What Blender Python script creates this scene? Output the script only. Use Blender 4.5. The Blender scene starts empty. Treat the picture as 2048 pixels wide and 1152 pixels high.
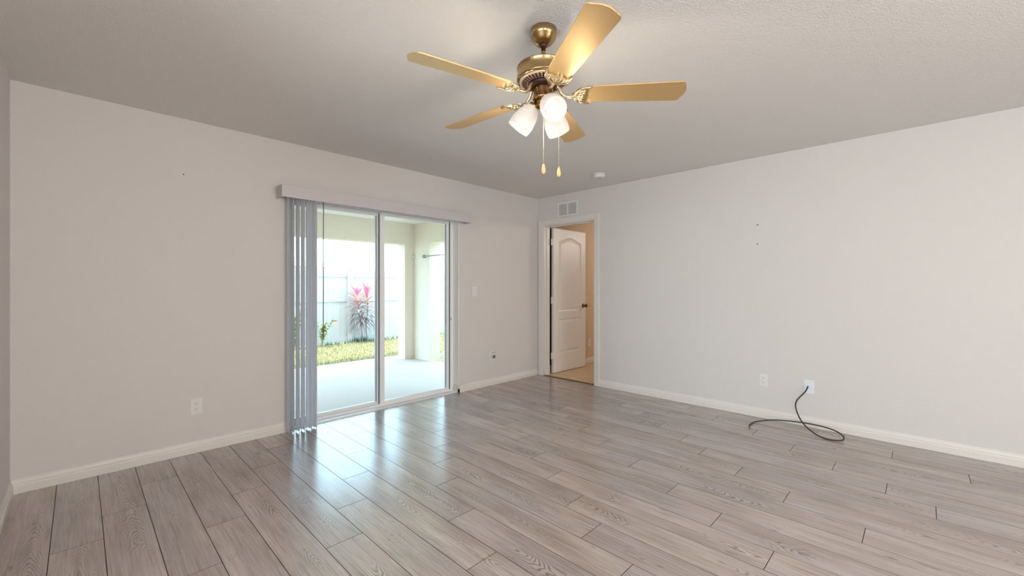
import bpy, bmesh, math, random
from mathutils import Vector, Matrix, Euler
random.seed(7)
PI = math.pi
C = bpy.context.scene.collection
S = bpy.context.scene

# ------------------------------------------------------------------ camera
TH = 0.772549
cam_d = bpy.data.cameras.new('camera'); cam = bpy.data.objects.new('camera', cam_d); C.objects.link(cam)
cam.location = (0, 0, 1.2); cam.rotation_euler = (PI/2, 0, TH - PI/2)
cam_d.sensor_width = 36; cam_d.lens = 842.96/2048*36; cam_d.shift_y = -2.83/2048
cam_d.clip_start = 0.02; cam_d.clip_end = 300
S.camera = cam

# ------------------------------------------------------------------ world, sun, lights, exposure
W = bpy.data.worlds.new('sky'); S.world = W; W.use_nodes = True
wn = W.node_tree.nodes; wl = W.node_tree.links
bg = wn['Background']
tc = wn.new('ShaderNodeTexCoord'); sep = wn.new('ShaderNodeSeparateXYZ'); wl.new(tc.outputs['Generated'], sep.inputs[0])
rp = wn.new('ShaderNodeValToRGB'); wl.new(sep.outputs['Z'], rp.inputs[0])
rp.color_ramp.elements[0].position = 0.0; rp.color_ramp.elements[0].color = (0.58, 0.87, 1.0, 1)
rp.color_ramp.elements[1].position = 0.7; rp.color_ramp.elements[1].color = (0.50, 0.76, 1.0, 1)
wl.new(rp.outputs[0], bg.inputs['Color']); bg.inputs['Strength'].default_value = 7.8

def light(name, kind, loc, energy, col, rot=(0, 0, 0), **kw):
    d = bpy.data.lights.new(name, kind); d.energy = energy; d.color = col
    for k, v in kw.items(): setattr(d, k, v)
    o = bpy.data.objects.new(name, d); C.objects.link(o); o.location = loc; o.rotation_euler = rot
    return o
sun_dir = Vector((0.55, 0.40, -1.9)).normalized()
light('sun', 'SUN', (0, 20, 20), 5.0, (1, .96, .88), sun_dir.to_track_quat('-Z', 'Y').to_euler(), angle=0.01)
# fill lights added just inside closed walls, standing in for window daylight
light('daylight_fill', 'AREA', (0.9, -3.25, 1.1), 150, (1, .955, .90), (PI/2+.0, 0, .25), shape='RECTANGLE', size=3.2, size_y=1.5)
light('daylight_fill', 'AREA', (-3.4, -0.5, 1.35), 145, (.84, .955, 1), (PI/2+.2, 0, -PI/2), shape='RECTANGLE', size=3.0, size_y=2.0)
light('warm_fill', 'POINT', (0.1, -0.8, 1.85), 88, (1, .87, .74), shadow_soft_size=.25)  # unseen warm fill added to lift the left ceiling and wall
S.view_settings.view_transform = 'Standard'; S.view_settings.look = 'None'
S.view_settings.gamma = 1; S.view_settings.use_curve_mapping = False
S.view_settings.exposure = 0.0
cy = S.cycles
cy.use_denoising = True
try: cy.denoiser = 'OPENIMAGEDENOISE'
except Exception: pass
cy.max_bounces = 10; cy.diffuse_bounces = 6; cy.glossy_bounces = 4; cy.transparent_max_bounces = 12
cy.sample_clamp_indirect = 6.0; cy.caustics_reflective = False; cy.caustics_refractive = False

# ------------------------------------------------------------------ materials
def mat(name, col=(.8, .8, .8), rough=.5, metal=0, **kw):
    m = bpy.data.materials.new(name); m.use_nodes = True
    b = m.node_tree.nodes['Principled BSDF']
    b.inputs['Base Color'].default_value = (*col, 1); b.inputs['Roughness'].default_value = rough
    b.inputs['Metallic'].default_value = metal
    for k, v in kw.items(): b.inputs[k].default_value = v
    return m
class N:
    """tiny node helper"""
    def __init__(s, m): s.t = m.node_tree; s.n = s.t.nodes; s.l = s.t.links; s.b = s.n.get('Principled BSDF')
    def _in(s, sock, v):
        if hasattr(v, 'is_output') or isinstance(v, bpy.types.NodeSocket): s.l.new(v, sock)
        else: sock.default_value = v
    def math(s, op, a, b=0.0, c=None, clamp=False):
        q = s.n.new('ShaderNodeMath'); q.operation = op; q.use_clamp = clamp
        s._in(q.inputs[0], a); s._in(q.inputs[1], b)
        if c is not None: s._in(q.inputs[2], c)
        return q.outputs[0]
    def noise(s, vec, scale=5, detail=2, rough=.5, dist=0):
        q = s.n.new('ShaderNodeTexNoise'); s.l.new(vec, q.inputs['Vector'])
        q.inputs['Scale'].default_value = scale; q.inputs['Detail'].default_value = detail
        q.inputs['Roughness'].default_value = rough; q.inputs['Distortion'].default_value = dist
        return q.outputs['Fac']
    def comb(s, x, y, z=0.0):
        q = s.n.new('ShaderNodeCombineXYZ'); s._in(q.inputs[0], x); s._in(q.inputs[1], y); s._in(q.inputs[2], z); return q.outputs[0]
    def sep(s, v):
        q = s.n.new('ShaderNodeSeparateXYZ'); s.l.new(v, q.inputs[0]); return q.outputs
    def ramp(s, f, stops):
        q = s.n.new('ShaderNodeValToRGB'); s.l.new(f, q.inputs[0]); e = q.color_ramp.elements
        while len(e) < len(stops): e.new(.5)
        for k, (p, c) in enumerate(stops):
            e[k].position = p; e[k].color = (*c, 1) if isinstance(c, tuple) else (c, c, c, 1)
        return q.outputs[0]
    def mix(s, f, a, b, mode='MIX'):
        q = s.n.new('ShaderNodeMix'); q.data_type = 'RGBA'; q.blend_type = mode
        s._in(q.inputs[0], f)
        for i, v in ((6, a), (7, b)):
            if isinstance(v, bpy.types.NodeSocket): s.l.new(v, q.inputs[i])
            else: q.inputs[i].default_value = (*v, 1)
        return q.outputs[2]
    def coord(s, which='Object'):
        q = s.n.new('ShaderNodeTexCoord'); return q.outputs[which]
    def bump(s, h, dist=.01, strength=1.0):
        q = s.n.new('ShaderNodeBump'); s.l.new(h, q.inputs['Height']); q.inputs['Distance'].default_value = dist
        q.inputs['Strength'].default_value = strength; s.l.new(q.outputs[0], s.b.inputs['Normal'])

def textured_paint(name, col, scale, dist, rough=.75):
    m = mat(name, col, rough); n = N(m)
    v = n.coord()
    h = n.noise(v, scale, 3, .6)
    h2 = n.ramp(h, [(.42, 0.0), (.62, 1.0)])
    n.bump(h2, dist, .7)
    c = n.mix(n.noise(v, 1.3, 2), tuple(x*.985 for x in col), tuple(min(1, x*1.015) for x in col))
    n.l.new(c, n.b.inputs['Base Color'])
    return m
M = {}
M['wall'] = textured_paint('wall paint', (.62, .605, .60), 90, .0004)
M['ceil'] = textured_paint('ceiling paint', (.72, .715, .705), 110, .0016, .85)
M['trimp'] = mat('white gloss trim paint', (.68, .665, .64), .35)
M['door'] = mat('white door paint', (.70, .69, .68), .4)
M['room2'] = textured_paint('bedroom wall paint', (.60, .47, .34), 90, .0008)
M['stucco'] = textured_paint('cream stucco', (.80, .70, .605), 60, .002, .9)
M['slab'] = textured_paint('patio concrete', (.56, .47, .44), 40, .001, .8)
M['alu'] = mat('white aluminium frame', (.80, .83, .85), .3, .0)
M['seal'] = mat('dark weather seal', (.02, .035, .05), .5)
M['plastic'] = mat('white plastic', (.70, .70, .70), .3)
M['plate_blue'] = mat('pale bluish plastic plate', (.70, .75, .80), .3)
M['slot'] = mat('dark slot', (.03, .03, .03), .6)
M['valance'] = mat('pale grey valance vinyl', (.535, .515, .545), .45)
M['black'] = mat('black rubber cable', (.012, .012, .014), .4)
M['steel'] = mat('steel', (.5, .5, .5), .3, 1)
M['bronze'] = mat('dark antique brass', (.16, .11, .06), .3, 1)
M['vinyl'] = mat('white vinyl fence', (.42, .395, .39), .5)
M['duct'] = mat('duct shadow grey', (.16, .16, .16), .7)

# brushed brass with soft streaks around the axis
m = M['brass'] = mat('brushed antique brass', (.44, .30, .14), .2, 1); n = N(m)
s_ = n.sep(n.coord()); ang = n.math('ARCTAN2', s_[1], s_[0])
v = n.comb(n.math('MULTIPLY', ang, .3), 0.0, n.math('MULTIPLY', s_[2], 260.0))
f = n.noise(v, 3, 3); n.l.new(n.ramp(f, [(.3, (.36, .24, .11)), (.7, (.50, .35, .17))]), n.b.inputs['Base Color'])
n.l.new(n.math('MULTIPLY_ADD', f, .16, .12), n.b.inputs['Roughness'])
M['iron'] = mat('polished pale brass', (.80, .66, .44), .2, 1)
m = M['blade'] = mat('satin champagne gold blade', (.62, .43, .20), .36, .62)
M['dark'] = mat('dark reddish motor interior', (.05, .015, .01), .5, .3)
# lit lamps
def emis(name, col, st, base=(.9, .88, .82)):
    m = mat(name, base, .35); b = m.node_tree.nodes['Principled BSDF']
    b.inputs['Emission Color'].default_value = (*col, 1); b.inputs['Emission Strength'].default_value = st; return m
M['shade'] = emis('lit frosted white glass', (1, .88, .76), .36, (.45, .43, .41))
M['bulb'] = emis('glowing bulb', (1, .95, .88), 1.3)

# clear glass pane
m = M['glass'] = bpy.data.materials.new('clear glass'); m.use_nodes = True
t = m.node_tree; t.nodes.clear()
o_ = t.nodes.new('ShaderNodeOutputMaterial'); mx = t.nodes.new('ShaderNodeMixShader'); tr = t.nodes.new('ShaderNodeBsdfTransparent')
gl = t.nodes.new('ShaderNodeBsdfGlossy'); fr = t.nodes.new('ShaderNodeFresnel'); fr.inputs[0].default_value = 1.25
tr.inputs[0].default_value = (.95, .985, .98, 1); gl.inputs['Roughness'].default_value = 0.0
t.links.new(fr.outputs[0], mx.inputs[0]); t.links.new(tr.outputs[0], mx.inputs[1]); t.links.new(gl.outputs[0], mx.inputs[2]); t.links.new(mx.outputs[0], o_.inputs[0])

# translucent vinyl vane
m = M['vane'] = bpy.data.materials.new('translucent white vinyl'); m.use_nodes = True
t = m.node_tree; b = t.nodes['Principled BSDF']; b.inputs['Base Color'].default_value = (.84, .85, .88, 1); b.inputs['Roughness'].default_value = .35
tl = t.nodes.new('ShaderNodeBsdfTranslucent'); tl.inputs[0].default_value = (.85, .85, .88, 1)
mx = t.nodes.new('ShaderNodeMixShader'); mx.inputs[0].default_value = .5
t.links.new(b.outputs[0], mx.inputs[1]); t.links.new(tl.outputs[0], mx.inputs[2]); t.links.new(mx.outputs[0], t.nodes['Material Output'].inputs[0])

# carpet
m = M['carpet'] = mat('tan carpet', (.5, .36, .2), .95); n = N(m); v = n.coord()
f = n.noise(v, 160, 2); n.l.new(n.ramp(f, [(.3, (.56, .42, .25)), (.7, (.78, .62, .42))]), n.b.inputs['Base Color']); n.bump(f, .01)

# lawn
m = M['grass'] = mat('sunlit grass', (.35, .42, .06), .8); n = N(m); v = n.coord()
f = n.noise(v, 14, 4, .7); n.l.new(n.ramp(f, [(.3, (.32, .27, .12)), (.7, (.50, .42, .21))]), n.b.inputs['Base Color']); n.bump(f, .03)
M['weed'] = mat('dark weeds', (.06, .11, .07), .8)

# laminate planks
m = M['plank'] = mat('grey brown laminate', (.4, .35, .3), .3); n = N(m)
uv = n.n.new('ShaderNodeUVMap'); uv.uv_map = 'plank'; rc = n.n.new('ShaderNodeAttribute'); rc.attribute_name = 'rnd'
u, vv, _ = n.sep(uv.outputs[0]); r1, r2, r3 = n.sep(rc.outputs['Color'])
so = n.math('MULTIPLY', r1, 37.0)
vs = n.math('ADD', vv, so)
broad = n.noise(n.comb(n.math('MULTIPLY', u, 9.0), n.math('MULTIPLY', vs, 1.6), so), 1, 3, .55)
base = n.ramp(broad, [(.28, (.286, .231, .207)), (.5, (.372, .31, .285)), (.72, (.46, .40, .374))])
cool = n.noise(n.comb(n.math('MULTIPLY', u, 5.0), n.math('MULTIPLY', vs, 1.1), n.math('ADD', so, 9.0)), 1, 2)
base = n.mix(n.math('MULTIPLY', n.ramp(cool, [(.45, 0.0), (.7, 1.0)]), .5), base, (.34, .315, .343))
fine = n.noise(n.comb(n.math('MULTIPLY', u, 150.0), n.math('MULTIPLY', vs, 4.0), so), 1, 3, .6)
base = n.mix(1.0, base, n.ramp(fine, [(.3, .74), (.6, 1.09)]), 'MULTIPLY')
# cathedral grain: nested V lines along the plank's middle
off = n.math('MULTIPLY', n.math('SUBTRACT', r2, .5), .07)
uc = n.math('SUBTRACT', u, off)
wob = n.noise(n.comb(n.math('MULTIPLY', u, 14.0), n.math('MULTIPLY', vs, 4.0), so), 1, 2, .5)
sgn = n.math('SUBTRACT', n.math('MULTIPLY', n.math('GREATER_THAN', r3, .5), 2.0), 1.0)
par = n.math('MULTIPLY', n.math('POWER', n.math('ABSOLUTE', uc), 1.4), 12.0)
tt = n.math('ADD', n.math('ADD', n.math('MULTIPLY', vs, sgn), par), n.math('MULTIPLY', wob, .34))
sn = n.math('SINE', n.math('MULTIPLY', tt, 140.0))
line = n.ramp(n.math('MULTIPLY_ADD', sn, .5, .5), [(.55, 0.0), (.95, 1.0)])
edge = n.ramp(n.math('ABSOLUTE', uc), [(.024, 1.0), (.052, 0.0)])
patch = n.ramp(n.noise(n.comb(0.0, n.math('MULTIPLY', vs, 2.1), so), 1, 1), [(.49, 0.0), (.62, 1.0)])
k = n.math('MULTIPLY', n.math('MULTIPLY', line, edge), n.math('MULTIPLY', patch, .68))
base = n.mix(k, base, (.115, .09, .075))
pale = n.math('MULTIPLY', n.math('MULTIPLY', n.math('SUBTRACT', 1.0, line), edge), n.math('MULTIPLY', patch, .22))
base = n.mix(pale, base, (.52, .47, .42))
# long dark streaks and knots
st = n.noise(n.comb(n.math('MULTIPLY', u, 55.0), n.math('MULTIPLY', vs, 3.0), n.math('ADD', so, 3.0)), 1, 4, .65)
base = n.mix(n.ramp(st, [(.55, 0.0), (.70, .5)]), base, (.15, .12, .10))
kn = n.noise(n.comb(n.math('MULTIPLY', u, 26.0), n.math('MULTIPLY', vs, 8.0), n.math('ADD', so, 21.0)), 1, 2, .5)
base = n.mix(n.ramp(kn, [(.68, 0.0), (.78, .6)]), base, (.12, .095, .08))
base = n.mix(1.0, base, n.ramp(r2, [(0, .93), (1, 1.07)]), 'MULTIPLY')
n.l.new(base, n.b.inputs['Base Color'])
n.l.new(n.math('MULTIPLY_ADD', fine, .08, .19), n.b.inputs['Roughness'])
n.b.inputs['Specular IOR Level'].default_value = .8; n.b.inputs['IOR'].default_value = 1.78
n.bump(n.math('ADD', fine, n.math('MULTIPLY', k, -1.0)), .0003, .4)
M['groove'] = mat('dark plank groove', (.045, .035, .03), .45)

# ------------------------------------------------------------------ helpers
def tag(o, label=None, cat=None, group=None, kind=None):
    if label: o['label'] = label
    if cat: o['category'] = cat
    if group: o['group'] = group
    if kind: o['kind'] = kind
    return o
def empty(name, loc=(0, 0, 0), rz=0, rot=None):
    o = bpy.data.objects.new(name, None); C.objects.link(o); o.location = loc
    o.rotation_euler = rot or (0, 0, rz); o.empty_display_size = .05
    return o
def build(name, bm, mats, parent=None, loc=None, rot=None, smooth=False, bevel=0):
    me = bpy.data.meshes.new(name); bmesh.ops.recalc_face_normals(bm, faces=bm.faces[:]) if len(bm.faces) else None
    bm.to_mesh(me); bm.free()
    if not isinstance(mats, (list, tuple)): mats = [mats]
    for q in mats: me.materials.append(q)
    o = bpy.data.objects.new(name, me); C.objects.link(o)
    if parent: o.parent = parent
    if loc: o.location = loc
    if rot: o.rotation_euler = rot
    if smooth:
        for p in me.polygons: p.use_smooth = True
    if bevel:
        md = o.modifiers.new('bevel', 'BEVEL'); md.width = bevel; md.segments = 2; md.limit_method = 'ANGLE'; md.harden_normals = False
    return o
def box(bm, x0, x1, y0, y1, z0, z1, mi=0, mtx=None):
    vs = [bm.verts.new(mtx @ Vector(p) if mtx else p) for p in
          ((x0, y0, z0), (x1, y0, z0), (x1, y1, z0), (x0, y1, z0), (x0, y0, z1), (x1, y0, z1), (x1, y1, z1), (x0, y1, z1))]
    for q in ((0, 3, 2, 1), (4, 5, 6, 7), (0, 1, 5, 4), (1, 2, 6, 5), (2, 3, 7, 6), (3, 0, 4, 7)):
        f = bm.faces.new([vs[i] for i in q]); f.material_index = mi
def bxo(name, ext, m, parent=None, **kw):
    bm = bmesh.new(); box(bm, *ext); return build(name, bm, m, parent, **kw)
def lathe(bm, prof, seg=48, mi=0, mtx=None, smooth=True, cap=True):
    rings = []
    for r, z in prof:
        if r < 1e-5: rings.append([bm.verts.new(mtx @ Vector((0, 0, z)) if mtx else (0, 0, z))])
        else:
            ring = []
            for k in range(seg):
                p = Vector((r*math.cos(2*PI*k/seg), r*math.sin(2*PI*k/seg), z)); ring.append(bm.verts.new(mtx @ p if mtx else p))
            rings.append(ring)
    for a, b in zip(rings, rings[1:]):
        if len(a) == 1 and len(b) == 1: continue
        for k in range(seg):
            k2 = (k+1) % seg
            if len(a) == 1: f = bm.faces.new((a[0], b[k], b[k2]))
            elif len(b) == 1: f = bm.faces.new((a[k], a[k2], b[0]))
            else: f = bm.faces.new((a[k], a[k2], b[k2], b[k]))
            f.material_index = mi; f.smooth = smooth
def catmull(pts, n=8):
    P = [Vector(p) for p in pts]; out = []
    for i in range(len(P)-1):
        p0 = P[max(0, i-1)]; p1 = P[i]; p2 = P[i+1]; p3 = P[min(len(P)-1, i+2)]
        for k in range(n):
            t = k/n
            out.append(.5*((2*p1)+(-p0+p2)*t+(2*p0-5*p1+4*p2-p3)*t*t+(-p0+3*p1-3*p2+p3)*t**3))
    out.append(P[-1]); return out
def tube(bm, pts, r, seg=10, mi=0):
    rings = []; up = Vector((0, 0, 1)); N_ = len(pts); prev = None
    for i, p in enumerate(pts):
        p = Vector(p); d = (Vector(pts[min(i+1, N_-1)])-Vector(pts[max(i-1, 0)])).normalized()
        if prev is None:
            a = d.cross(up)
            if a.length < .05: a = d.cross(Vector((1, 0, 0)))
        else: a = prev - d*prev.dot(d)
        a.normalize(); prev = a; b = d.cross(a)
        rr = r(i/(N_-1)) if callable(r) else r
        rings.append([bm.verts.new(p + (a*math.cos(2*PI*k/seg)+b*math.sin(2*PI*k/seg))*rr) for k in range(seg)])
    for A, B in zip(rings, rings[1:]):
        for k in range(seg):
            f = bm.faces.new((A[k], A[(k+1) % seg], B[(k+1) % seg], B[k])); f.smooth = True; f.material_index = mi
    bm.faces.new(rings[0]); bm.faces.new(rings[-1])
def prism(bm, outline, z0, z1, mi=0, mtx=None):
    lo = [bm.verts.new(mtx @ Vector((x, y, z0)) if mtx else (x, y, z0)) for x, y in outline]
    hi = [bm.verts.new(mtx @ Vector((x, y, z1)) if mtx else (x, y, z1)) for x, y in outline]
    bm.faces.new(lo[::-1]).material_index = mi; bm.faces.new(hi).material_index = mi
    n_ = len(lo)
    for k in range(n_): bm.faces.new((lo[k], lo[(k+1) % n_], hi[(k+1) % n_], hi[k])).material_index = mi

# room constants
XR = 4.371      # right wall face
YS = 3.768      # sliding-door wall face
ZC = 2.394      # ceiling
XW = -0.28      # near-left wall face
YB = -3.3; XL = -3.5
OX0, OX1, OZ = 1.20, 3.003, 1.975         # slider opening
DY0, DY1, DZ = 2.848, 3.675, 2.028        # bedroom door opening

# ------------------------------------------------------------------ floor of laminate planks
L = 1.2; PW = 0.1765; X0 = -0.0955
joint = {-1: 2.60, 0: 2.795, 1: 3.065, 2: 3.384, 3: 2.549, 4: 2.849, 5: 3.156, 6: 2.259, 7: 2.581, 8: 2.938, 9: 2.097, 10: 2.367, 11: 2.599,
         12: 1.683, 13: 1.962, 14: 2.265, 15: 1.404, 16: 1.757, 17: 2.057, 18: 2.349, 19: .155, 20: .425, 21: .695, 22: .99, 23: .156, 24: .45}
bm = bmesh.new(); uvl = bm.loops.layers.uv.new('plank'); cl = bm.loops.layers.float_color.new('rnd')
g = .0016
XE = XR
for r in range(-20, 26):
    xa = X0 + (r-0)*PW; xb = xa + PW
    j = joint.get(r, (r*.29) % L); y = j - 8*L
    while y < YS+.12:
        ya, yb = y, y+L; y = yb
        ya2, yb2 = max(ya, YB), min(yb, YS+.115)
        a2, b2 = max(xa, XL), min(xb, XE)
        if yb2-ya2 < .004 or b2-a2 < .004: continue
        rnd = (random.random(), random.random(), random.random(), 1)
        xs = [a2+g, b2-g]; ys = [ya2+(g if ya2 > YB else 0), yb2-g]
        q = [bm.verts.new(p) for p in ((xs[0], ys[0], 0), (xs[1], ys[0], 0), (xs[1], ys[1], 0), (xs[0], ys[1], 0))]
        lo = [bm.verts.new((v.co.x+(-g*.8 if i in (0, 3) else g*.8), v.co.y+(-g*.8 if i < 2 else g*.8), -.002)) for i, v in enumerate(q)]
        fs = [bm.faces.new(q)]
        for k in range(4):
            fq = bm.faces.new((q[k], lo[k], lo[(k+1) % 4], q[(k+1) % 4])); fq.material_index = 1; fs.append(fq)
        for fq in fs:
            for lp in fq.loops:
                lp[uvl].uv = (lp.vert.co.x-(xa+xb)/2, lp.vert.co.y-ya); lp[cl] = rnd
box(bm, XL, XR+.12, YB, YS+.12, -.10, -.002, 1)
me_floor = build('floor', bm, [M['plank'], M['groove']])
tag(me_floor, 'grey-brown wood laminate plank floor', 'floor', kind='structure')

# ------------------------------------------------------------------ walls and ceiling
def struct(name, boxes, m, label, cat, parent=None):
    bm = bmesh.new()
    for b in boxes: box(bm, *b)
    o = build(name, bm, m, parent)
    if not parent: tag(o, label, cat, kind='structure')
    return o
T = .20
struct('wall_left', [(XW-.1, OX0, YS, YS+T, -.05, ZC), (OX1, XR+.12, YS, YS+T, -.05, ZC), (OX0, OX1, YS, YS+T, OZ, ZC)], M['wall'],
       'off-white wall around the sliding patio door', 'wall')
struct('wall_right', [(XR, XR+.12, YB, DY0, -.05, ZC), (XR, XR+.12, DY1, YS, -.05, ZC), (XR, XR+.12, DY0, DY1, DZ, ZC)], M['wall'],
       'long off-white wall with the bedroom doorway at its far end', 'wall')
struct('wall_side', [(XW-.1, XW, 1.6, YS, 0, ZC)], M['wall'], 'off-white wall at the left edge of the photo', 'wall')
struct('wall_back', [(XL, .5, YB-.1, YB, 0, ZC), (4.1, XR+.12, YB-.1, YB, 0, ZC), (.5, 4.1, YB-.1, YB, 0, .3), (.5, 4.1, YB-.1, YB, 2.38, ZC), (.5, 4.1, YB-.1, YB-.08, .3, 2.38)], M['wall'],  # last box closes the opening against the sky light
       'off-white wall behind the viewer with a closed-off window recess', 'wall')
struct('wall_kitchen', [(XL-.1, XL, YB-.1, -2.1, 0, ZC), (XL-.1, XL, 1.1, YS+T, 0, ZC), (XL-.1, XL, -2.1, 1.1, 0, .3), (XL-.1, XL, -2.1, 1.1, 2.38, ZC), (XL-.1, XL-.08, -2.1, 1.1, .3, 2.38),
                        (XL, XW-.1, 1.6, 1.7, 0, ZC)], M['wall'],
       'off-white wall of the adjoining space behind the viewer', 'wall')
struct('ceiling', [(XL-.1, XR+.12, YB-.1, YS+T, ZC, ZC+.1)], M['ceil'], 'white orange-peel textured ceiling', 'ceiling')

struct('trim_4', [(OX1-.006, OX1, YS-.001, YS+.10, .083, OZ), (OX0, OX0+.006, YS-.001, YS+.10, 0, OZ), (OX0, OX1, YS-.001, YS+.10, OZ-.006, OZ)], mat('brightened reveal', (.84, .84, .83), .4),
       'patio door return, lightened in colour to look daylit', 'door return')  # liner added over the wall return, its colour raised to look daylit
# baseboards: stepped profile swept along a run
def base_run(bm, p0, p1, nrm, h=.083, t=.014):
    p0 = Vector((*p0, 0)); p1 = Vector((*p1, 0)); nv = Vector((*nrm, 0))
    prof = [(0, 0), (t, 0), (t, h*.52), (t*.72, h*.60), (t*.72, h*.74), (t*.42, h*.86), (t*.34, h), (0, h)]
    a = [bm.verts.new(p0+nv*x+Vector((0, 0, z))) for x, z in prof]; b = [bm.verts.new(p1+nv*x+Vector((0, 0, z))) for x, z in prof]
    for k in range(len(prof)):
        k2 = (k+1) % len(prof); bm.faces.new((a[k], a[k2], b[k2], b[k]))
    bm.faces.new(a); bm.faces.new(b)
def base(name, runs, label):
    bm = bmesh.new()
    for r in runs: base_run(bm, *r)
    tag(build(name, bm, M['trimp']), label, 'baseboard', kind='structure')
base('baseboard_left', [((XW, YS), (OX0, YS), (0, -1))], 'white baseboard left of the patio door')
base('baseboard_corner', [((OX1-.014, YS), (XR, YS), (0, -1)), ((OX1, YS-.014), (OX1, YS+.1), (-1, 0))], 'white baseboard between patio door and room corner')
base('baseboard_right', [((XR, YB), (XR, DY0-.058), (-1, 0))], 'white baseboard along the long right wall')
base('baseboard_side', [((XW, 1.6), (XW, YS), (1, 0))], 'white baseboard on the wall at the left edge')

# ------------------------------------------------------------------ sliding patio door (door_1)
d1 = empty('door_1', (OX0, 3.88, 0)); tag(d1, 'white aluminium sliding glass patio door', 'sliding door', kind='structure')
def rel(bm_fn): return bm_fn
def part(name, boxes, m, parent, origin=None, bevel=0):
    """boxes in world space, stored relative to the parent chain's world origin"""
    bm = bmesh.new()
    for b in boxes: box(bm, *b)
    ox = Vector(origin) if origin else Vector((0, 0, 0))
    for v in bm.verts: v.co -= ox
    return build(name, bm, m, parent, bevel=bevel)
O1 = (OX0, 3.88, 0)
part('frame', [(OX0, 1.245, 3.868, 3.965, 0, OZ), (2.958, OX1, 3.868, 3.965, 0, OZ), (1.245, 2.958, 3.868, 3.965, 1.946, OZ),
               (1.245, 2.958, 3.868, 3.965, 0, .014), (1.245, 2.958, 3.868, 3.872, .014, .030), (1.245, 2.958, 3.908, 3.911, .014, .028)], M['alu'], d1, O1, .0015)
part('track_sill', [(1.22, OX1-.01, 3.800, 3.868, 0, .010), (1.22, OX1-.01, 3.782, 3.790, 0, .006)], M['alu'], d1, O1, .001)
def panel(name, x0, x1, y0, y1, z0, z1, sw=.048, rw=.036):
    p = part(name, [(x0, x0+sw, y0, y1, z0, z1), (x1-sw, x1, y0, y1, z0, z1), (x0+sw, x1-sw, y0, y1, z0, z0+rw), (x0+sw, x1-sw, y0, y1, z1-rw, z1)], M['alu'], d1, O1, .002)
    part('glass_pane', [(x0+sw-.004, x1-sw+.004, (y0+y1)/2-.002, (y0+y1)/2+.002, z0+rw-.004, z1-rw+.004)], M['glass'], p, O1)
    part('glazing_seal', [(x1-sw-.0, x1-sw+.006, y0-.0006, y0+.001, z0+rw, z1-rw)], M['seal'], p, O1)
    return p
fixed = panel('fixed_panel', 1.246, 2.115, 3.915, 3.945, .016, 1.944)
slid = panel('sliding_panel', 2.093, 2.945, 3.874, 3.904, .016, 1.944)
part('weather_seal', [(2.946, 2.957, 3.876, 3.90, .03, 1.93)], M['seal'], d1, O1)
part('weather_seal', [(2.089, 2.0925, 3.896, 3.904, .03, 1.93)], M['seal'], d1, O1)
part('latch', [(2.905, 2.918, 3.866, 3.875, .78, .86)], M['alu'], slid, O1, .002)
part('latch_screw', [(2.965, 2.971, 3.8655, 3.869, .815, .845)], M['slot'], d1, O1)

# ------------------------------------------------------------------ vertical blind
vb = empty('vertical_blind', (1.13, 3.70, 1.915)); OV = (1.13, 3.70, 1.915)
tag(vb, 'vertical vinyl blind drawn to the left side of the patio door', 'blind')
part('valance', [(1.118, 3.074, 3.630, 3.634, 1.915, 2.012), (1.118, 1.122, 3.634, YS, 1.915, 2.012), (3.070, 3.074, 3.634, YS, 1.915, 2.012),
                 (1.122, 3.070, 3.634, 3.652, 2.006, 2.010)], M['valance'], vb, OV, .0012)
part('head_rail', [(1.13, 3.06, 3.69, 3.735, 1.965, 1.998)], M['plastic'], vb, OV, .002)
part('rail_bracket', [(1.5, 1.53, 3.70, YS, 1.998, 2.008)], M['plastic'], vb, OV)
part('rail_bracket', [(2.6, 2.63, 3.70, YS, 1.998, 2.008)], M['plastic'], vb, OV)
def vane_mesh():
    bm = bmesh.new(); w = .0445; H0, H1 = .012, 1.955; cols = []
    for k in range(9):
        t = -1+2*k/8; x = w*t; y = .0055*(1-t*t)
        cols.append((x, y))
    for sgn_ in (0,):
        lo = [bm.verts.new((x, y, H0)) for x, y in cols]; hi = [bm.verts.new((x, y, H1)) for x, y in cols]
        for k in range(8):
            f = bm.faces.new((lo[k], lo[k+1], hi[k+1], hi[k])); f.smooth = True
    return bm
vxs = [1.188, 1.198, 1.212, 1.226, 1.237, 1.252, 1.262, 1.279, 1.292, 1.304, 1.320, 1.333, 1.349, 1.362, 1.377, 1.390, 1.402, 1.414]
vas = [88, 72, 70, 86, 71, 71, 85, 70, 72, 90, 71, 70, 100, 72, 70, 96, 90, 66]
v0 = None
for vx, va in zip(vxs, vas):
    if v0 is None:
        v0 = build('vane', vane_mesh(), M['vane'], vb)
        o = v0
    else:
        o = v0.copy(); C.objects.link(o); o.parent = vb
    o.location = (vx-OV[0], 3.712-OV[1], -OV[2]); o.rotation_euler = (0, 0, math.radians(va))
bm = bmesh.new(); tube(bm, [(1.462-OV[0], 3.69-OV[1], 1.965-OV[2]), (1.462-OV[0], 3.685-OV[1], 1.90-OV[2]), (1.459-OV[0], 3.682-OV[1], .775-OV[2])], .0042, 8)
build('wand', bm, mat('smoky clear wand', (.16, .17, .15), .25), vb)

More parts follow.
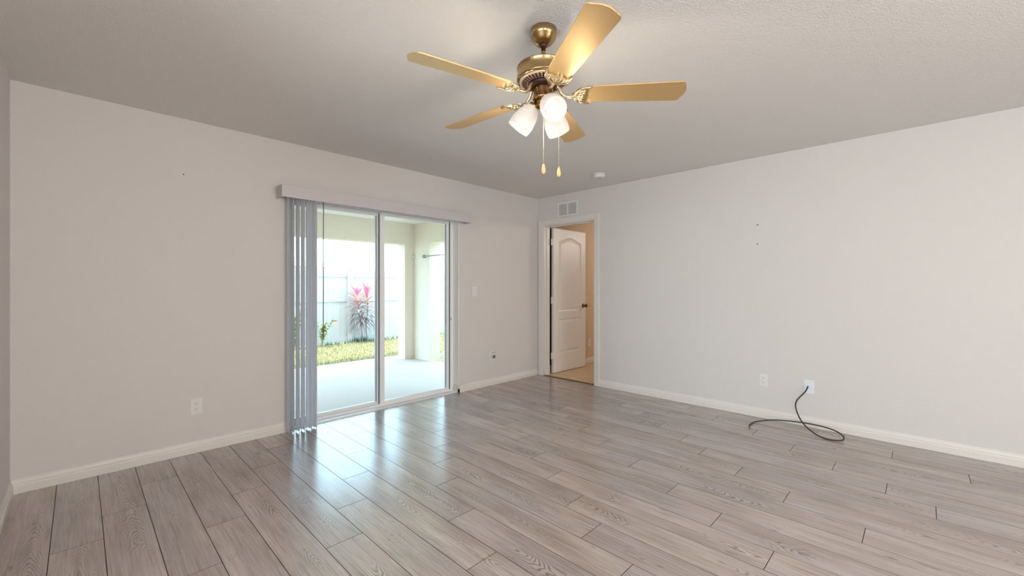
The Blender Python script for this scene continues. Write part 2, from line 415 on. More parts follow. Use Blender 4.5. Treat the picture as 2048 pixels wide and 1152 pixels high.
# ------------------------------------------------------------------ bedroom doorway (door_2)
cw = .058
tr1 = struct('trim_1', [(XR-.016, XR, DY0-cw, DY0, 0, DZ+cw), (XR-.016, XR, DY1, DY1+cw, 0, DZ+cw), (XR-.016, XR, DY0, DY1, DZ, DZ+cw),
                  (XR-.022, XR-.016, DY0-cw, DY0-cw+.016, 0, DZ+cw), (XR-.022, XR-.016, DY1+cw-.016, DY1+cw, 0, DZ+cw), (XR-.022, XR-.016, DY0-cw+.016, DY1+cw-.016, DZ+cw-.016, DZ+cw)],
             M['trimp'], 'white door casing around the bedroom doorway', 'door casing')
tr2 = struct('trim_2', [(XR-.002, XR+.122, DY0, DY0+.018, 0, DZ), (XR-.002, XR+.122, DY1-.018, DY1, 0, DZ), (XR-.002, XR+.122, DY0+.018, DY1-.018, DZ-.018, DZ),
                  (XR+.05, XR+.085, DY1-.030, DY1-.018, 0, DZ-.018), (XR+.05, XR+.085, DY0+.018, DY0+.030, 0, DZ-.018), (XR+.05, XR+.085, DY0+.030, DY1-.03, DZ-.03, DZ-.018)],
             M['trimp'], 'white door jamb inside the bedroom doorway', 'door jamb')
struct('trim_3', [(XR-.004, XR+.03, DY0+.018, DY1-.018, 0, .007)], mat('dark threshold strip', (.09, .05, .03), .5), 'thin dark strip between laminate and carpet', 'threshold')

HX, HY = 4.540, 3.630          # hinge-side edge of leaf, visible face y
LW, LH, LT = .752, 1.995, .035
leafang = math.radians(-1.0)
dr = empty('door_2', (HX, HY, 0.012), leafang); tag(dr, 'white two-panel bedroom door with arched upper panel, standing open', 'door', kind='structure')
# face grid with routed panel moulding
bm = bmesh.new(); NX, NZ = 110, 250
def arch_top(x):
    t = (x-LW/2)/(LW/2-.118); t = max(-1, min(1, t))
    c = math.cos(t*PI)*.5+.5
    return 1.815+.062*(c**.8 if c > 0 else 0)
def pdist(x, z):
    """signed distance inside a panel (positive inside)"""
    best = -1
    dx = min(x-.118, LW-.118-x)
    d_up = min(dx, z-.845, arch_top(x)-z); d_lo = min(dx, z-.255, .735-z)
    return max(d_up, d_lo)
def relief(d):
    if d < 0: return 0
    if d < .012: return .009*math.sin(d/.012*PI/2)
    if d < .020: return .009
    if d < .045: return .009-.0075*(d-.020)/.025
    return .0015
gv = [[bm.verts.new((LW*i/NX, relief(pdist(LW*i/NX, LH*j/NZ)), LH*j/NZ)) for i in range(NX+1)] for j in range(NZ+1)]
for j in range(NZ):
    for i in range(NX):
        f = bm.faces.new((gv[j][i], gv[j][i+1], gv[j+1][i+1], gv[j+1][i])); f.smooth = True
bk = [bm.verts.new(p) for p in ((0, LT, 0), (LW, LT, 0), (LW, LT, LH), (0, LT, LH))]
bm.faces.new((bk[3], bk[2], bk[1], bk[0]))
bm.faces.new([gv[0][i] for i in range(NX, -1, -1)]+[bk[0], bk[1]]); bm.faces.new([gv[NZ][i] for i in range(NX+1)]+[bk[2], bk[3]])
bm.faces.new([gv[j][0] for j in range(NZ+1)]+[bk[3], bk[0]]); bm.faces.new([gv[j][NX] for j in range(NZ, -1, -1)]+[bk[1], bk[2]])
leaf = build('door_leaf', bm, M['door'], dr)
for hz in (1.80, 1.00, .24):
    bm = bmesh.new(); box(bm, -.046, .004, .001, .006, hz-.045, hz+.045)
    for k in range(3):
        lathe(bm, [(0, -.0145), (.005, -.0145), (.005, .0145), (0, .0145)], 10, mtx=Matrix.Translation((-.022, .001, hz-.03+k*.03)))
    h = build('hinge', bm, M['trimp'], leaf); h['label'] = 'white painted hinge'
bm = bmesh.new(); KX, KZ = LW-.065, .905
mt = Matrix.Translation((KX, 0, KZ)) @ Matrix.Rotation(PI/2, 4, 'X')
lathe(bm, [(0, -.001), (.031, -.001), (.031, .004), (.026, .009), (.013, .011), (.011, .03), (.017, .036), (.026, .044), (.029, .054), (.026, .064), (.015, .070), (0, .071)], 28, mtx=mt)
kb = build('door_knob', bm, M['bronze'], leaf, smooth=True); kb['label'] = 'dark antique brass knob'

# bedroom behind
BX = 8.0
struct('floor_bedroom', [(XR+.03, BX, .6, YS, -.05, .004)], M['carpet'], 'tan carpet of the bedroom beyond the doorway', 'carpet')
struct('wall_bedroom', [(XR+.12, BX, YS, YS+.1, 0, 2.394), (BX, BX+.1, .5, YS+.1, 0, 2.394), (XR+.12, BX, .5, .6, 0, 2.394)], M['room2'], 'tan lit bedroom wall seen through the doorway', 'wall')
struct('ceiling_bedroom', [(XR+.12, BX+.1, .5, YS+.1, 2.394, 2.49)], M['room2'], 'ceiling of the bedroom beyond the doorway', 'ceiling')
base('baseboard_bedroom', [((XR+.12, YS), (BX, YS), (0, -1))], 'white baseboard of the bedroom wall beyond the open door')
struct('gap_shadow_panel', [(XR+.125, 5.22, YS-.006, YS, .09, 2.03)], mat('painted gap shadow', (.03, .02, .015), .6), 'dark panel added behind the open bedroom door to blacken the hinge gap', 'shadow panel')  # added dark sheet, paints the shade seen through the hinge gap
light('bedroom_lamp', 'POINT', (6.6, 2.3, 2.05), 42, (1, .92, .82), shadow_soft_size=.15)

# ------------------------------------------------------------------ outlets, switch, plate, nails
def on_wall(name, side, s, z, label, cat, x=None, group=None):
    """empty on a wall; local +Z out of the wall, +Y up, +X right"""
    if side == 'S': loc = (s, YS if x is None else x, z); rot = Matrix(((1, 0, 0), (0, 0, -1), (0, 1, 0))).to_euler()
    else: loc = (XR, s, z); rot = Matrix(((0, 0, -1), (-1, 0, 0), (0, 1, 0))).to_euler()
    o = empty(name, loc, rot=rot); tag(o, label, cat, group); return o
def rounded(w, h, r, n_=4):
    o = []
    for cx_, cy_, a0 in ((w/2-r, h/2-r, 0), (-w/2+r, h/2-r, 90), (-w/2+r, -h/2+r, 180), (w/2-r, -h/2+r, 270)):
        for k in range(n_+1):
            a = math.radians(a0+90*k/n_); o.append((cx_+r*math.cos(a), cy_+r*math.sin(a)))
    return o
def plate(parent, m, w=.07, h=.115):
    bm = bmesh.new(); prism(bm, rounded(w, h, .006), 0, .0045); return build('cover_plate', bm, m, parent, bevel=.0015)
def outlet(side, s, z, label, x=None):
    o = on_wall('wall_outlet', side, s, z, label, 'outlet', x)
    plate(o, M['plastic'])
    for dy in (.020, -.020):
        bm = bmesh.new(); prism(bm, [(x_, y_*.8+dy) for x_, y_ in rounded(.034, .034, .012)], .004, .0065)
        rc_ = build('receptacle', bm, M['plastic'], o)
        bm = bmesh.new()
        box(bm, -.0085, -.0060, dy+.000, dy+.009, .0064, .0068); box(bm, .0060, .0080, dy+.001, dy+.008, .0064, .0068)
        prism(bm, [(x_, y_+dy-.0075) for x_, y_ in rounded(.0055, .0055, .0025)], .0064, .0068)
        build('slots', bm, M['slot'], rc_)
    bm = bmesh.new(); lathe(bm, [(.003, .0045), (.003, .0056), (0, .006)], 12); build('screw', bm, M['plastic'], o)
    return o
outlet('S', .590, .335, 'white duplex wall outlet left of the patio door')
outlet('R', 1.043, .345, 'white duplex wall outlet on the right wall, beside the cable plate')
o = outlet('S', 3.510, .355, 'white wall outlet with a plugged-in freshener near the room corner')
pf = on_wall('air_freshener', 'S', 3.513, .372, 'small white plug-in freshener in the outlet near the corner', 'air freshener')
pf.location.y = YS-.0072
bm = bmesh.new(); prism(bm, rounded(.040, .062, .012), 0, .022); build('body', bm, M['plastic'], pf, bevel=.004)
bm = bmesh.new(); lathe(bm, [(0, -.020), (.012, -.018), (.015, 0), (.012, .012), (.006, .018), (0, .018)], 20, mtx=Matrix.Translation((0, -.020, .034)) @ Matrix.Rotation(-PI/2, 4, 'X'))
build('oil_bottle', bm, mat('smoky bottle', (.10, .10, .11), .15), pf)
bm = bmesh.new(); box(bm, -.014, .014, .026, .032, .0222, .0235); build('vent_slot', bm, M['slot'], pf)
outlet('S', 5.615, .322, 'white wall outlet inside the bedroom, beside the open door')
sw = on_wall('light_switch', 'S', 3.228, 1.142, 'white rocker light switch right of the patio door', 'switch'); plate(sw, M['plastic'])
bm = bmesh.new(); box(bm, -.0165, .0165, -.033, .033, .0045, .0062); fr_ = build('rocker_frame', bm, M['plastic'], sw)
bm = bmesh.new(); vs_ = [(-.014, -.030, .0062), (.014, -.030, .0062), (.014, .030, .0062), (-.014, .030, .0062), (-.014, -.030, .0105), (.014, -.030, .0105), (.014, .030, .0070), (-.014, .030, .0070)]
q = [bm.verts.new(p) for p in vs_]
for a in ((0, 3, 2, 1), (4, 5, 6, 7), (0, 1, 5, 4), (1, 2, 6, 5), (2, 3, 7, 6), (3, 0, 4, 7)): bm.faces.new([q[i] for i in a])
build('rocker', bm, M['plastic'], sw)
for z_, s_y, lbl in ((1.769, 1.093, 'small dark screw in the right wall, upper of the two'), (1.593, 1.093, 'small dark screw in the right wall, lower of the two')):
    o = on_wall('screw', 'R', s_y, z_, lbl, 'screw')
    bm = bmesh.new(); lathe(bm, [(0, 0), (.005, 0), (.005, .006), (.003, .008), (0, .008)], 12); build('screw_head', bm, M['slot'], o)
o = on_wall('screw', 'S', .516, 1.998, 'small dark screw high on the wall left of the patio door', 'screw')
bm = bmesh.new(); lathe(bm, [(0, 0), (.004, 0), (.004, .006), (.0025, .008), (0, .008)], 12); build('screw_head', bm, M['slot'], o)

# coax plate + cable
cp = on_wall('cable_wall_plate', 'R', .698, .340, 'pale blue-white wall plate the black cable comes out of', 'wall plate'); plate(cp, M['plate_blue'], .076, .118)
bm = bmesh.new(); lathe(bm, [(0, .004), (.0075, .004), (.0075, .010), (.005, .010), (.005, .016), (0, .016)], 6, mtx=Matrix.Translation((-.006, .003, 0))); build('connector', bm, M['steel'], cp)
pts = [(4.358, .706, .341), (4.335, .713, .316), (4.315, .722, .297), (4.28, .754, .253), (4.26, .771, .222), (4.24, .773, .184), (4.205, .754, .139), (4.17, .721, .090), (4.14, .677, .052),
       (4.11, .615, .020), (4.085, .550, .007), (4.085, .490, .008), (4.105, .446, .015), (4.15, .440, .024), (4.20, .473, .040), (4.24, .539, .049), (4.265, .638, .051), (4.265, .725, .050),
       (4.255, .839, .043), (4.235, .942, .032), (4.20, 1.023, .014), (4.135, 1.066, .007), (4.04, 1.071, .006), (3.975, 1.056, .006)]
cbl = empty('coaxial_cable', (4.1, .7, 0)); tag(cbl, 'black coaxial cable looping from the right wall plate onto the floor', 'cable')
bm = bmesh.new(); tube(bm, [Vector(p)-Vector((4.1, .7, 0)) for p in catmull(pts, 6)], .0052, 8); build('cable', bm, M['black'], cbl)
bm = bmesh.new(); tube(bm, [(3.977-4.1, .356, .007), (3.955-4.1, .350, .007)], .0062, 6); tube(bm, [(3.955-4.1, .350, .007), (3.92-4.1, .338, .006)], .0045, 8)
build('plug', bm, mat('dull bronze connector', (.20, .15, .13), .4, .8), cbl)

# ------------------------------------------------------------------ return-air vent over the doorway
vt = on_wall('air_vent', 'R', 3.262, 2.196, 'white louvred air vent above the bedroom doorway', 'vent')
bm = bmesh.new(); w, h = .320, .186; fw_ = .022
for b in ((-w/2, w/2, -h/2, -h/2+fw_), (-w/2, w/2, h/2-fw_, h/2), (-w/2, -w/2+fw_, -h/2+fw_, h/2-fw_), (w/2-fw_, w/2, -h/2+fw_, h/2-fw_), (-.010, .010, -h/2+fw_, h/2-fw_)):
    box(bm, b[0], b[1], b[2], b[3], 0, .008)
build('frame', bm, M['plastic'], vt, bevel=.001)
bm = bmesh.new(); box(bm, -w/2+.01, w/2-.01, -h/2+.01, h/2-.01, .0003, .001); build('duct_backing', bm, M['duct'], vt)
for k in range(11):
    yy = -h/2+fw_+.008+k*.0128
    for x0, x1 in ((-w/2+fw_, -.010), (.010, w/2-fw_)):
        bm = bmesh.new(); box(bm, x0, x1, -.0045, .0045, -.0004, .0004, mtx=Matrix.Translation((0, yy, .0045)) @ Matrix.Rotation(math.radians(38), 4, 'X'))
        build('louvre', bm, M['plastic'], vt)

# ------------------------------------------------------------------ smoke detector
sd = empty('smoke_detector', (3.850, 2.462, ZC)); tag(sd, 'round white smoke detector on the ceiling near the corner', 'smoke detector')
bm = bmesh.new(); lathe(bm, [(0, 0), (.068, 0), (.068, -.012), (.065, -.014)], 48); build('mounting_base', bm, M['plastic'], sd)
bm = bmesh.new(); lathe(bm, [(.058, -.013), (.064, -.017), (.062, -.028), (.050, -.036), (.030, -.040), (0, -.041)], 48); build('cover', bm, M['plastic'], sd)
bm = bmesh.new(); lathe(bm, [(.059, -.0115), (.0595, -.018)], 48); lathe(bm, [(.013, -.0412), (.010, -.0425), (0, -.0425)], 24, mtx=Matrix.Translation((.015, 0, .001))); build('vent_gap', bm, M['duct'], sd)

# ------------------------------------------------------------------ ceiling fan
FX, FY = 1.507, 1.264
fan = empty('ceiling_fan', (FX, FY, ZC)); tag(fan, 'five-blade brass ceiling fan with three lit glass shades', 'ceiling fan')
def fl(bm_name, prof, m, parent=fan, seg=64, mtx=None):
    bm = bmesh.new(); lathe(bm, [(r, z-ZC) for r, z in prof], seg, mtx=mtx); return build(bm_name, bm, m, parent)
fl('canopy', [(0, 2.394), (0.06, 2.394), (0.062, 2.3893), (0.062, 2.3722), (0.06, 2.3597), (0.0585, 2.3581), (0.053, 2.3441), (0.04, 2.33), (0.026, 2.323), (0.022, 2.3222), (0.02, 2.3254), (0, 2.3269)], M['brass'])
fl('downrod', [(0, 2.325), (.0105, 2.325), (.0105, 2.215), (0, 2.215)], M['brass'], seg=24)
fl('hanger_ball', [(0, 2.336), (.014, 2.334), (.019, 2.325), (.016, 2.316), (.0105, 2.312)], M['dark'], seg=24)
mh = fl('motor_housing', [(.010, 2.228), (.026, 2.228), (.030, 2.222), (.100, 2.2215), (.117, 2.2195), (.1235, 2.216), (.1245, 2.212), (.1225, 2.2095), (.1225, 2.166), (.1245, 2.163), (.1245, 2.158), (.118, 2.154), (.110, 2.151), (0, 2.151)], M['brass'])
M['ring'] = mat('pale rose brass', (.80, .60, .46), .35, .45)
vr = fl('vent_ring', [(0, 2.152), (.112, 2.152), (.112, 2.149), (.104, 2.147), (.074, 2.139), (.071, 2.141), (.071, 2.148), (0, 2.148)], M['ring'], mh); vr['label'] = 'pale slotted ring under the motor'
bm = bmesh.new()
for k in range(36):   # radial vent slots pressed in the lower dish
    a = 2*PI*k/36
    mt = Matrix.Rotation(a, 4, 'Z') @ Matrix.Translation((.0895, 0, 2.1425-ZC)) @ Matrix.Rotation(math.radians(-14.9), 4, 'Y')
    prism(bm, [(.0125, -.0035), (.0125, .0035), (.0095, .0048), (-.0125, .0028), (-.0125, -.0028), (.0095, -.0048)], -.0008, .0006, mtx=mt)
vs2 = build('vent_slots', bm, M['dark'], mh); vs2['label'] = 'dark radial cooling slots'
fl('flywheel', [(0, 2.147), (.069, 2.147), (.069, 2.130), (.060, 2.122), (0, 2.122)], M['dark'])
fl('switch_housing', [(0, 2.123), (.047, 2.123), (.0485, 2.116), (.0485, 2.076), (.050, 2.074), (.050, 2.068), (.046, 2.066), (0, 2.066)], M['brass'])
fl('light_fitter', [(0, 2.067), (.030, 2.067), (.034, 2.062), (.034, 2.050), (.028, 2.036), (.016, 2.026), (.007, 2.022), (.007, 2.014), (0, 2.012)], M['brass'], seg=40)

def blade_parts(az):
    ez = 2.088-ZC
    R = Matrix.Rotation(az, 4, 'Z') @ Matrix.Translation((0, 0, ez)) @ Matrix.Rotation(math.radians(-12), 4, 'X')
    # blade outline
    out = []
    r0, r1, w0, w1 = .185, .645, .053, .066
    for t in range(0, 9):   # root edge
        pass
    out += [(r0+.012, -w0), (r1-.036, -w1)]
    for k in range(1, 6): a = -PI/2+k*PI/2/6*.98; out.append((r1-.034+.020*math.cos(a), -w1+.020+.020*math.sin(a)))
    for k in range(0, 9): t = -1+2*k/8; out.append((r1-.014+.014*(1-t*t), t*(w1-.020)))
    for k in range(1, 6): a = k*PI/2/6; out.append((r1-.034+.020*math.cos(a), w1-.020+.020*math.sin(a)))
    out += [(r1-.036, w1), (r0+.012, w0), (r0, w0-.012), (r0, -w0+.012)]
    bm = bmesh.new(); prism(bm, out, 0, .006, mtx=R)
    b = build('blade', bm, M['blade'], fan, bevel=.0012)
    # ornate iron under the blade
    half = [(.128, .010), (.140, .014), (.150, .028), (.158, .043), (.172, .053), (.192, .058), (.214, .060), (.222, .055), (.213, .051), (.200, .048), (.194, .040), (.200, .033), (.206, .026), (.199, .020), (.195, .012), (.203, .005)]
    ol = half + [(.206, 0)] + [(x, -y) for x, y in half[::-1]]
    bm = bmesh.new(); prism(bm, ol, -.007, -.0002, mtx=R)
    # raised ribs on the iron
    for yy in (-.034, -.017, 0, .017, .034):
        tube(bm, [R @ Vector((.146+abs(yy)*.25, yy*.45, -.008)), R @ Vector((.166+abs(yy)*.2, yy*.85, -.009)), R @ Vector((.186+abs(yy)*.12, yy, -.008))], .0028, 6)
    tube(bm, [R @ Vector((x, s*y, -.007)) for (x, y), s in [((.134, .012), 1), ((.150, .030), 1), ((.172, .051), 1), ((.214, .058), 1)]], .0035, 6)
    tube(bm, [R @ Vector((x, s*y, -.007)) for (x, y), s in [((.134, .012), -1), ((.150, .030), -1), ((.172, .051), -1), ((.214, .058), -1)]], .0035, 6)
    A = Matrix.Rotation(az, 4, 'Z')
    arm = catmull([A @ Vector((.050, 0, 2.132-ZC)), A @ Vector((.068, 0, 2.126-ZC)), A @ Vector((.082, 0, 2.100-ZC)), A @ Vector((.100, 0, 2.083-ZC)), A @ Vector((.125, 0, 2.080-ZC)), R @ Vector((.150, 0, -.006))], 6)
    tube(bm, arm, lambda t: .0095-.002*t, 10)
    for sx, sy in ((.170, .030), (.170, -.030), (.178, 0)):
        lathe(bm, [(0, -.012), (.004, -.0115), (.005, -.008), (.005, -.006)], 10, mtx=R @ Matrix.Translation((sx, sy, 0)))
    ir = build('blade_iron', bm, M['iron'], b); ir['label'] = 'scalloped polished brass blade bracket'
for k in range(5): blade_parts(math.radians(-49.8-72*k))

for az in (241, 1, 121):
    a = math.radians(az); tilt = math.radians(38 if az != 241 else 51)
    # local frame: +Z along the shade axis, pointing out and down
    base_p = Vector((.040*math.cos(a), 0.040*math.sin(a), 2.048-ZC))
    ax = Vector((math.sin(tilt)*math.cos(a), math.sin(tilt)*math.sin(a), -math.cos(tilt)))
    Q = Matrix.Translation(base_p) @ ax.to_track_quat('Z', 'Y').to_matrix().to_4x4()
    bm = bmesh.new(); lathe(bm, [(0, -.022), (.010, -.022), (.012, -.004), (.024, .000), (.027, .006), (.027, .022), (.022, .024), (0, .024)], 28, mtx=Q)
    build('lamp_socket', bm, M['brass'], fan)
    bm = bmesh.new(); prof = [(.0265, .012), (.034, .022), (.044, .042), (.051, .066), (.0555, .092), (.0560, .112), (.054, .128), (.051, .133), (.049, .130), (.0525, .112), (.052, .092), (.047, .066), (.040, .042), (.030, .024), (.020, .020)]
    lathe(bm, prof, 40, mtx=Q)
    sh = build('lamp_shade', bm, M['shade'], fan); sh['label'] = 'frosted white glass bell shade'
    bm = bmesh.new(); prof = [(0, .025), (.013, .025), (.014, .045)]+[(.029*math.sin(t), .078-.029*math.cos(t)) for t in [math.radians(d) for d in range(35, 181, 12)]]+[(0, .107)]
    lathe(bm, prof, 24, mtx=Q); build('bulb', bm, M['bulb'], sh)
    p = Q @ Vector((0, 0, .20)); lo = light('fan_bulb_light', 'POINT', p, 0.35 if az == 241 else 5.0, (1, .86, .68), shadow_soft_size=.05); lo.parent = fan
rv = Vector((.698, -.716, 0)); cd = Vector((-.766, -.643, 0))
for off, rr, zb_, zz in ((0.0, .050, 1.752, 2.088), (.060, .012, 1.754, 2.088)):
    p0 = rv*off+cd*rr; p0.z = 0
    if off: p0 = rv*.049; tgt = rv*.062
    else: tgt = p0
    bm = bmesh.new(); zs = [zz-ZC, zz-.012-ZC]
    pp = [Vector((p0.x, p0.y, zz-ZC)), Vector((p0.x*1.12, p0.y*1.12, zz-.012-ZC)), Vector((tgt.x*1.15, tgt.y*1.15, zz-.05-ZC)), Vector((tgt.x*1.15, tgt.y*1.15, zb_-ZC))]
    tube(bm, pp, .0011, 6)
    nb = int((zz-.05-zb_)/.009)
    for k in range(nb):
        lathe(bm, [(0, .0019), (.0017, .0009), (.0017, -.0009), (0, -.0019)], 6, mtx=Matrix.Translation((tgt.x*1.15, tgt.y*1.15, zz-.05-ZC-k*.009)))
    ch = build('pull_chain', bm, M['iron'], fan)
    bm = bmesh.new(); lathe(bm, [(0, .003), (.003, .002), (.005, -.004), (.0085, -.018), (.0095, -.030), (.0075, -.040), (.003, -.044), (0, -.044)], 20, mtx=Matrix.Translation((tgt.x*1.15, tgt.y*1.15, zb_-ZC)))
    pd = build('pendant', bm, mat('light oak pendant', (.72, .47, .20), .3), ch); pd['label'] = 'golden wooden pull pendant'

# ------------------------------------------------------------------ covered patio outside
PX, PYI, PYO, PC = 4.01, 6.27, 6.49, 2.275
struct('patio_slab', [(-2, PX+.12, YS+T, 6.72, -.12, -.03), (OX0, OX1, YS+.115, YS+T, -.12, -.005)], M['slab'], 'pale concrete patio slab outside the sliding door', 'patio')
struct('patio_ceiling', [(-2.2, PX+.25, YS+T, PYO+.35, PC, PC+.35)], mat('white patio ceiling', (.88, .86, .80), .8), 'pale ceiling of the covered patio', 'ceiling')
struct('patio_wall', [(-2, PX+.22, PYI, PYO, 1.915, PC), (3.837, PX+.22, PYI, PYO, -.03, 1.915), (PX, PX+.22, 5.80, PYI, -.03, 1.915), (PX, PX+.22, YS+T, PYI, 1.915, PC),
                      (-2.2, -2, YS+T, PYO, -.03, PC), (-2, -1.6, PYI, PYO, -.03, 1.915)], M['stucco'], 'cream stucco corner post and beams of the patio', 'patio wall')
struct('exterior_wall', [(-.38, OX0, YS+T, YS+T+.02, -.1, 2.5), (OX1, 8.1, YS+T, YS+T+.02, -.1, 2.5)], M['stucco'], 'cream stucco outside face of the house', 'wall')
cr = empty('curtain_rod', (PX, 5.93, 1.70)); tag(cr, 'thin grey rod across the side opening of the patio', 'rod')
bm = bmesh.new(); tube(bm, [(-.03, -.005, 0), (-.03, -1.9, 0)], .009, 10); build('rod', bm, mat('grey painted rod', (.35, .35, .36), .4), cr)
bm = bmesh.new(); box(bm, -.045, 0, -.02, .02, -.025, .025); build('bracket', bm, mat('grey bracket', (.28, .27, .26), .5), cr, bevel=.003)
bm = bmesh.new(); box(bm, -.028, 0, .30, .337, -.03, .03); o = build('bracket', bm, M['plastic'], cr, bevel=.003)

GZ = -.10
bm = bmesh.new(); box(bm, -12, 22, 6.72, 26, GZ-.1, GZ); box(bm, PX+.12, 22, YS+T+.02, 6.72, GZ-.1, GZ); o = build('ground', bm, M['grass']); tag(o, 'sunlit grassy ground of the back garden', 'ground', kind='structure')
bm = bmesh.new(); rg = random.Random(3)
def blade_tuft(x, y, h, w, lean):
    a = rg.uniform(0, PI); dx, dy = math.cos(a)*w, math.sin(a)*w; lx, ly = rg.uniform(-lean, lean), rg.uniform(-lean, lean)
    v = [bm.verts.new((x-dx, y-dy, GZ)), bm.verts.new((x+dx, y+dy, GZ)), bm.verts.new((x+lx, y+ly, GZ+h))]; bm.faces.new(v)
for k in range(26000):
    y = rg.uniform(6.74, 9.35); x = rg.uniform(1.6, 7.6)
    if y < 6.0: continue
    blade_tuft(x, y, rg.uniform(.02, .05), .006, .03)
for k in range(5000):
    blade_tuft(rg.uniform(4.2, 8), rg.uniform(4.6, 6.7), rg.uniform(.02, .05), .006, .03)
o = build('lawn_grass', bm, M['grass']); tag(o, 'short yellow-green grass blades of the lawn', 'grass', kind='stuff')
bm = bmesh.new()
for k in range(2600):
    x = rg.uniform(2.6, 8.4); d = 1 if 4.3 < x < 4.75 else .55
    if rg.random() > .45+.5*math.sin(x*5)*math.sin(x*2.1+1): continue
    blade_tuft(x, rg.uniform(9.32, 9.47), rg.uniform(.04, .13)*d*1.3, .008, .05)
o = build('weeds', bm, M['weed']); tag(o, 'dark green weeds along the foot of the white fence', 'weeds', kind='stuff')

# fence: white vinyl, panels between capped posts
FYc = 9.5
fence = empty('vinyl_fence', (4.36, FYc, GZ)); tag(fence, 'tall white vinyl privacy fence at the back of the lawn', 'fence')
first = None
for k in range(-3, 5):
    x0 = k*2.44
    bm = bmesh.new(); box(bm, -.063, .063, -.063, .063, 0, 1.68)
    lathe(bm, [(.1, 1.68), (.1, 1.70), (.0, 1.745)], 4, smooth=False, mtx=Matrix.Rotation(PI/4, 4, 'Z'))
    build('fence_post', bm, M['vinyl'], fence, loc=(x0, 0, 0))
    bm = bmesh.new()
    for z0, z1 in ((0.03, .14), (.955, 1.02), (1.52, 1.64)): box(bm, .064, 2.376, -.025, .025, z0, z1)
    for i in range(15):
        xa = .066+i*.154; box(bm, xa, xa+.151, -.012, .012, .141, .954); box(bm, xa, xa+.151, -.012, .012, 1.021, 1.519)
    build('fence_panel', bm, M['vinyl'], fence, loc=(x0, 0, 0))

# distant house roof over the fence
hs = empty('house', (8, 26, 0)); tag(hs, 'low house with a pinkish hipped roof beyond the fence', 'house')
bm = bmesh.new(); box(bm, -6, 3.2, -.5, 6, -.1, 2.35); build('walls', bm, mat('pale house wall', (.78, .74, .70), .8), hs)
bm = bmesh.new()
v = [bm.verts.new(p) for p in ((-6.5, -1, 2.35), (3.7, -1, 2.35), (3.7, 6.5, 2.35), (-6.5, 6.5, 2.35), (-3.5, 2.7, 3.25), (.6, 2.7, 3.25))]
for q in ((0, 1, 5, 4), (1, 2, 5), (2, 3, 4, 5), (3, 0, 4), (3, 2, 1, 0)): bm.faces.new([v[i] for i in q])
build('roof', bm, mat('pinkish roof tile', (.62, .52, .50), .9), hs)

# ------------------------------------------------------------------ plants
def leafcolor_mat(name, stops, attr='leafc'):
    m = mat(name, (.5, .3, .3), .5); n = N(m); a = n.n.new('ShaderNodeAttribute'); a.attribute_name = attr
    n.l.new(a.outputs['Color'], n.b.inputs['Base Color']); return m
M['ti'] = leafcolor_mat('ti plant leaf', None)
def leaf_strip(bm, cl_, p, az, elev, length, width, droop, col):
    d = Vector((math.cos(az), math.sin(az), 0)); side = Vector((-math.sin(az), math.cos(az), 0))
    e = elev; pos = Vector(p); rows = []; nseg = 7
    for i in range(nseg+1):
        t = i/nseg; w = width*math.sin(PI*(t**.8)*.93+.12)
        up = Vector((0, 0, 1))*math.cos(e)-d*math.sin(e)
        rows.append([bm.verts.new(pos-side*w+up*w*.3), bm.verts.new(pos), bm.verts.new(pos+side*w+up*w*.3)])
        pos = pos+(d*math.cos(e)+Vector((0, 0, 1))*math.sin(e))*(length/nseg); e -= droop/nseg
    for a, b in zip(rows, rows[1:]):
        for k in (0, 1):
            f = bm.faces.new((a[k], a[k+1], b[k+1], b[k])); f.smooth = True
            for lp in f.loops: lp[cl_] = (*col, 1)
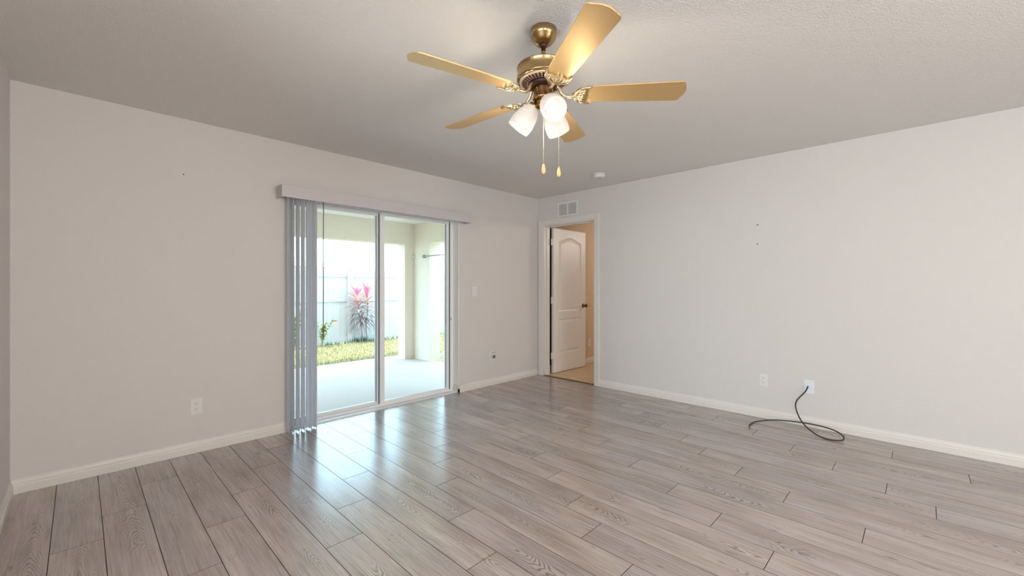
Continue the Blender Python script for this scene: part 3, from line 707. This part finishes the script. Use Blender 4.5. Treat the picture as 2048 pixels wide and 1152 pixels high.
def ti_plant(x, y, h, lean, label, seed, bend):
    rr = random.Random(seed); o = empty('ti_plant', (x, y, GZ)); tag(o, label, 'plant', 'pink ti plants by the fence')
    bm = bmesh.new(); sp = catmull([(0, 0, -.02), (bend, 0, h*.3), (lean*.5, 0, h*.55), (lean, 0, h*.95)], 8)
    tube(bm, sp, lambda t: .012-.006*t, 8); build('stem', bm, mat('grey brown stem', (.20, .15, .14), .8), o)
    bm = bmesh.new(); cl_ = bm.loops.layers.float_color.new('leafc'); nl = 62
    for k in range(nl):
        t = k/nl; z = h*(.40+.58*t); f_ = min(1, z/(h*.95)); sx = lean*f_
        az = k*2.4+rr.uniform(-.3, .3); el = -.25+1.5*t**1.3+rr.uniform(-.15, .15)
        ln = (.40-.14*abs(t-.4))*rr.uniform(.8, 1.1)
        if t < .42: c = (.19, .13, .14); c = tuple(q*rr.uniform(.7, 1.3) for q in c)
        elif t < .66: c = tuple(q*rr.uniform(.8, 1.2) for q in (.46, .25, .26))
        else: c = tuple(min(.95, q*rr.uniform(.85, 1.15)) for q in ((.72, .26, .36) if rr.random() < .7 else (.80, .62, .45)))
        leaf_strip(bm, cl_, (sx, 0, z), az, el, ln, .015+.012*t, 1.3-.8*t, c)
    for k in range(6):   # upright crown
        leaf_strip(bm, cl_, (lean, 0, h*.93), k*1.05, 1.33, .24, .034, .12, (.86, .12+.03*rr.random(), .42))
    for v in bm.verts:
        if v.co.y > .20: v.co.y = .20+(v.co.y-.20)*.12
    build('foliage', bm, M['ti'], o)
ti_plant(4.528, 9.2, 1.13, -.135, 'pink-topped ti plant by the fence, left of the pair', 5, -.02)
ti_plant(4.665, 9.22, 1.18, -.02, 'pink-topped ti plant by the fence, right of the pair beside the door stile', 9, -.04)

def shrub(name, x, y, h, spread, label, cat, seed, flower=None, nb=9, lc=(.52, .55, .16)):
    rr = random.Random(seed); o = empty(name, (x, y, GZ)); tag(o, label, cat)
    bm = bmesh.new(); ends = []
    for k in range(nb):
        a = rr.uniform(0, 2*PI); s = rr.uniform(.3, 1)*spread; hh = h*rr.uniform(.6, 1)
        p = [(0, 0, -.02), (math.cos(a)*s*.3, math.sin(a)*s*.15, hh*.5), (math.cos(a)*s, math.sin(a)*s*.4, hh)]
        c_ = catmull(p, 6); tube(bm, c_, .004, 5); ends += c_[5:]
    build('stems', bm, mat('green stem', (.25, .26, .12), .8), o)
    bm = bmesh.new(); cl_ = bm.loops.layers.float_color.new('leafc')
    for e in ends:
        for q in range(3):
            cc = tuple(t_*rr.uniform(.6, 1.2) for t_ in (lc if rr.random() < .75 else (.16, .26, .12)))
            leaf_strip(bm, cl_, e, rr.uniform(0, 6.28), rr.uniform(-.3, 1), rr.uniform(.05, .09), .018, .6, cc)
    build('leaves', bm, M['ti'], o)
    if flower:
        bm = bmesh.new(); cl_ = bm.loops.layers.float_color.new('leafc')
        for k in range(6): leaf_strip(bm, cl_, flower, k*1.047, .5, .075, .026, .5, (.85, .03, .04))
        fo = build('flower', bm, M['ti'], o); fo['label'] = 'red hibiscus flower'
shrub('hibiscus_shrub', 3.60, 9.15, .62, .28, 'yellow-green shrub with one red flower, behind the blind', 'shrub', 4, flower=(.27, -.02, .54))
shrub('croton_shrub', 3.05, 9.15, .95, .30, 'tall yellow-green shrub by the fence, seen between the blind vanes', 'shrub', 8, nb=14)
shrub('fence_shrub', 6.44, 9.2, .85, .10, 'thin yellow-green shrub by the fence, right of the patio post', 'shrub', 12, nb=6, lc=(.62, .58, .22))
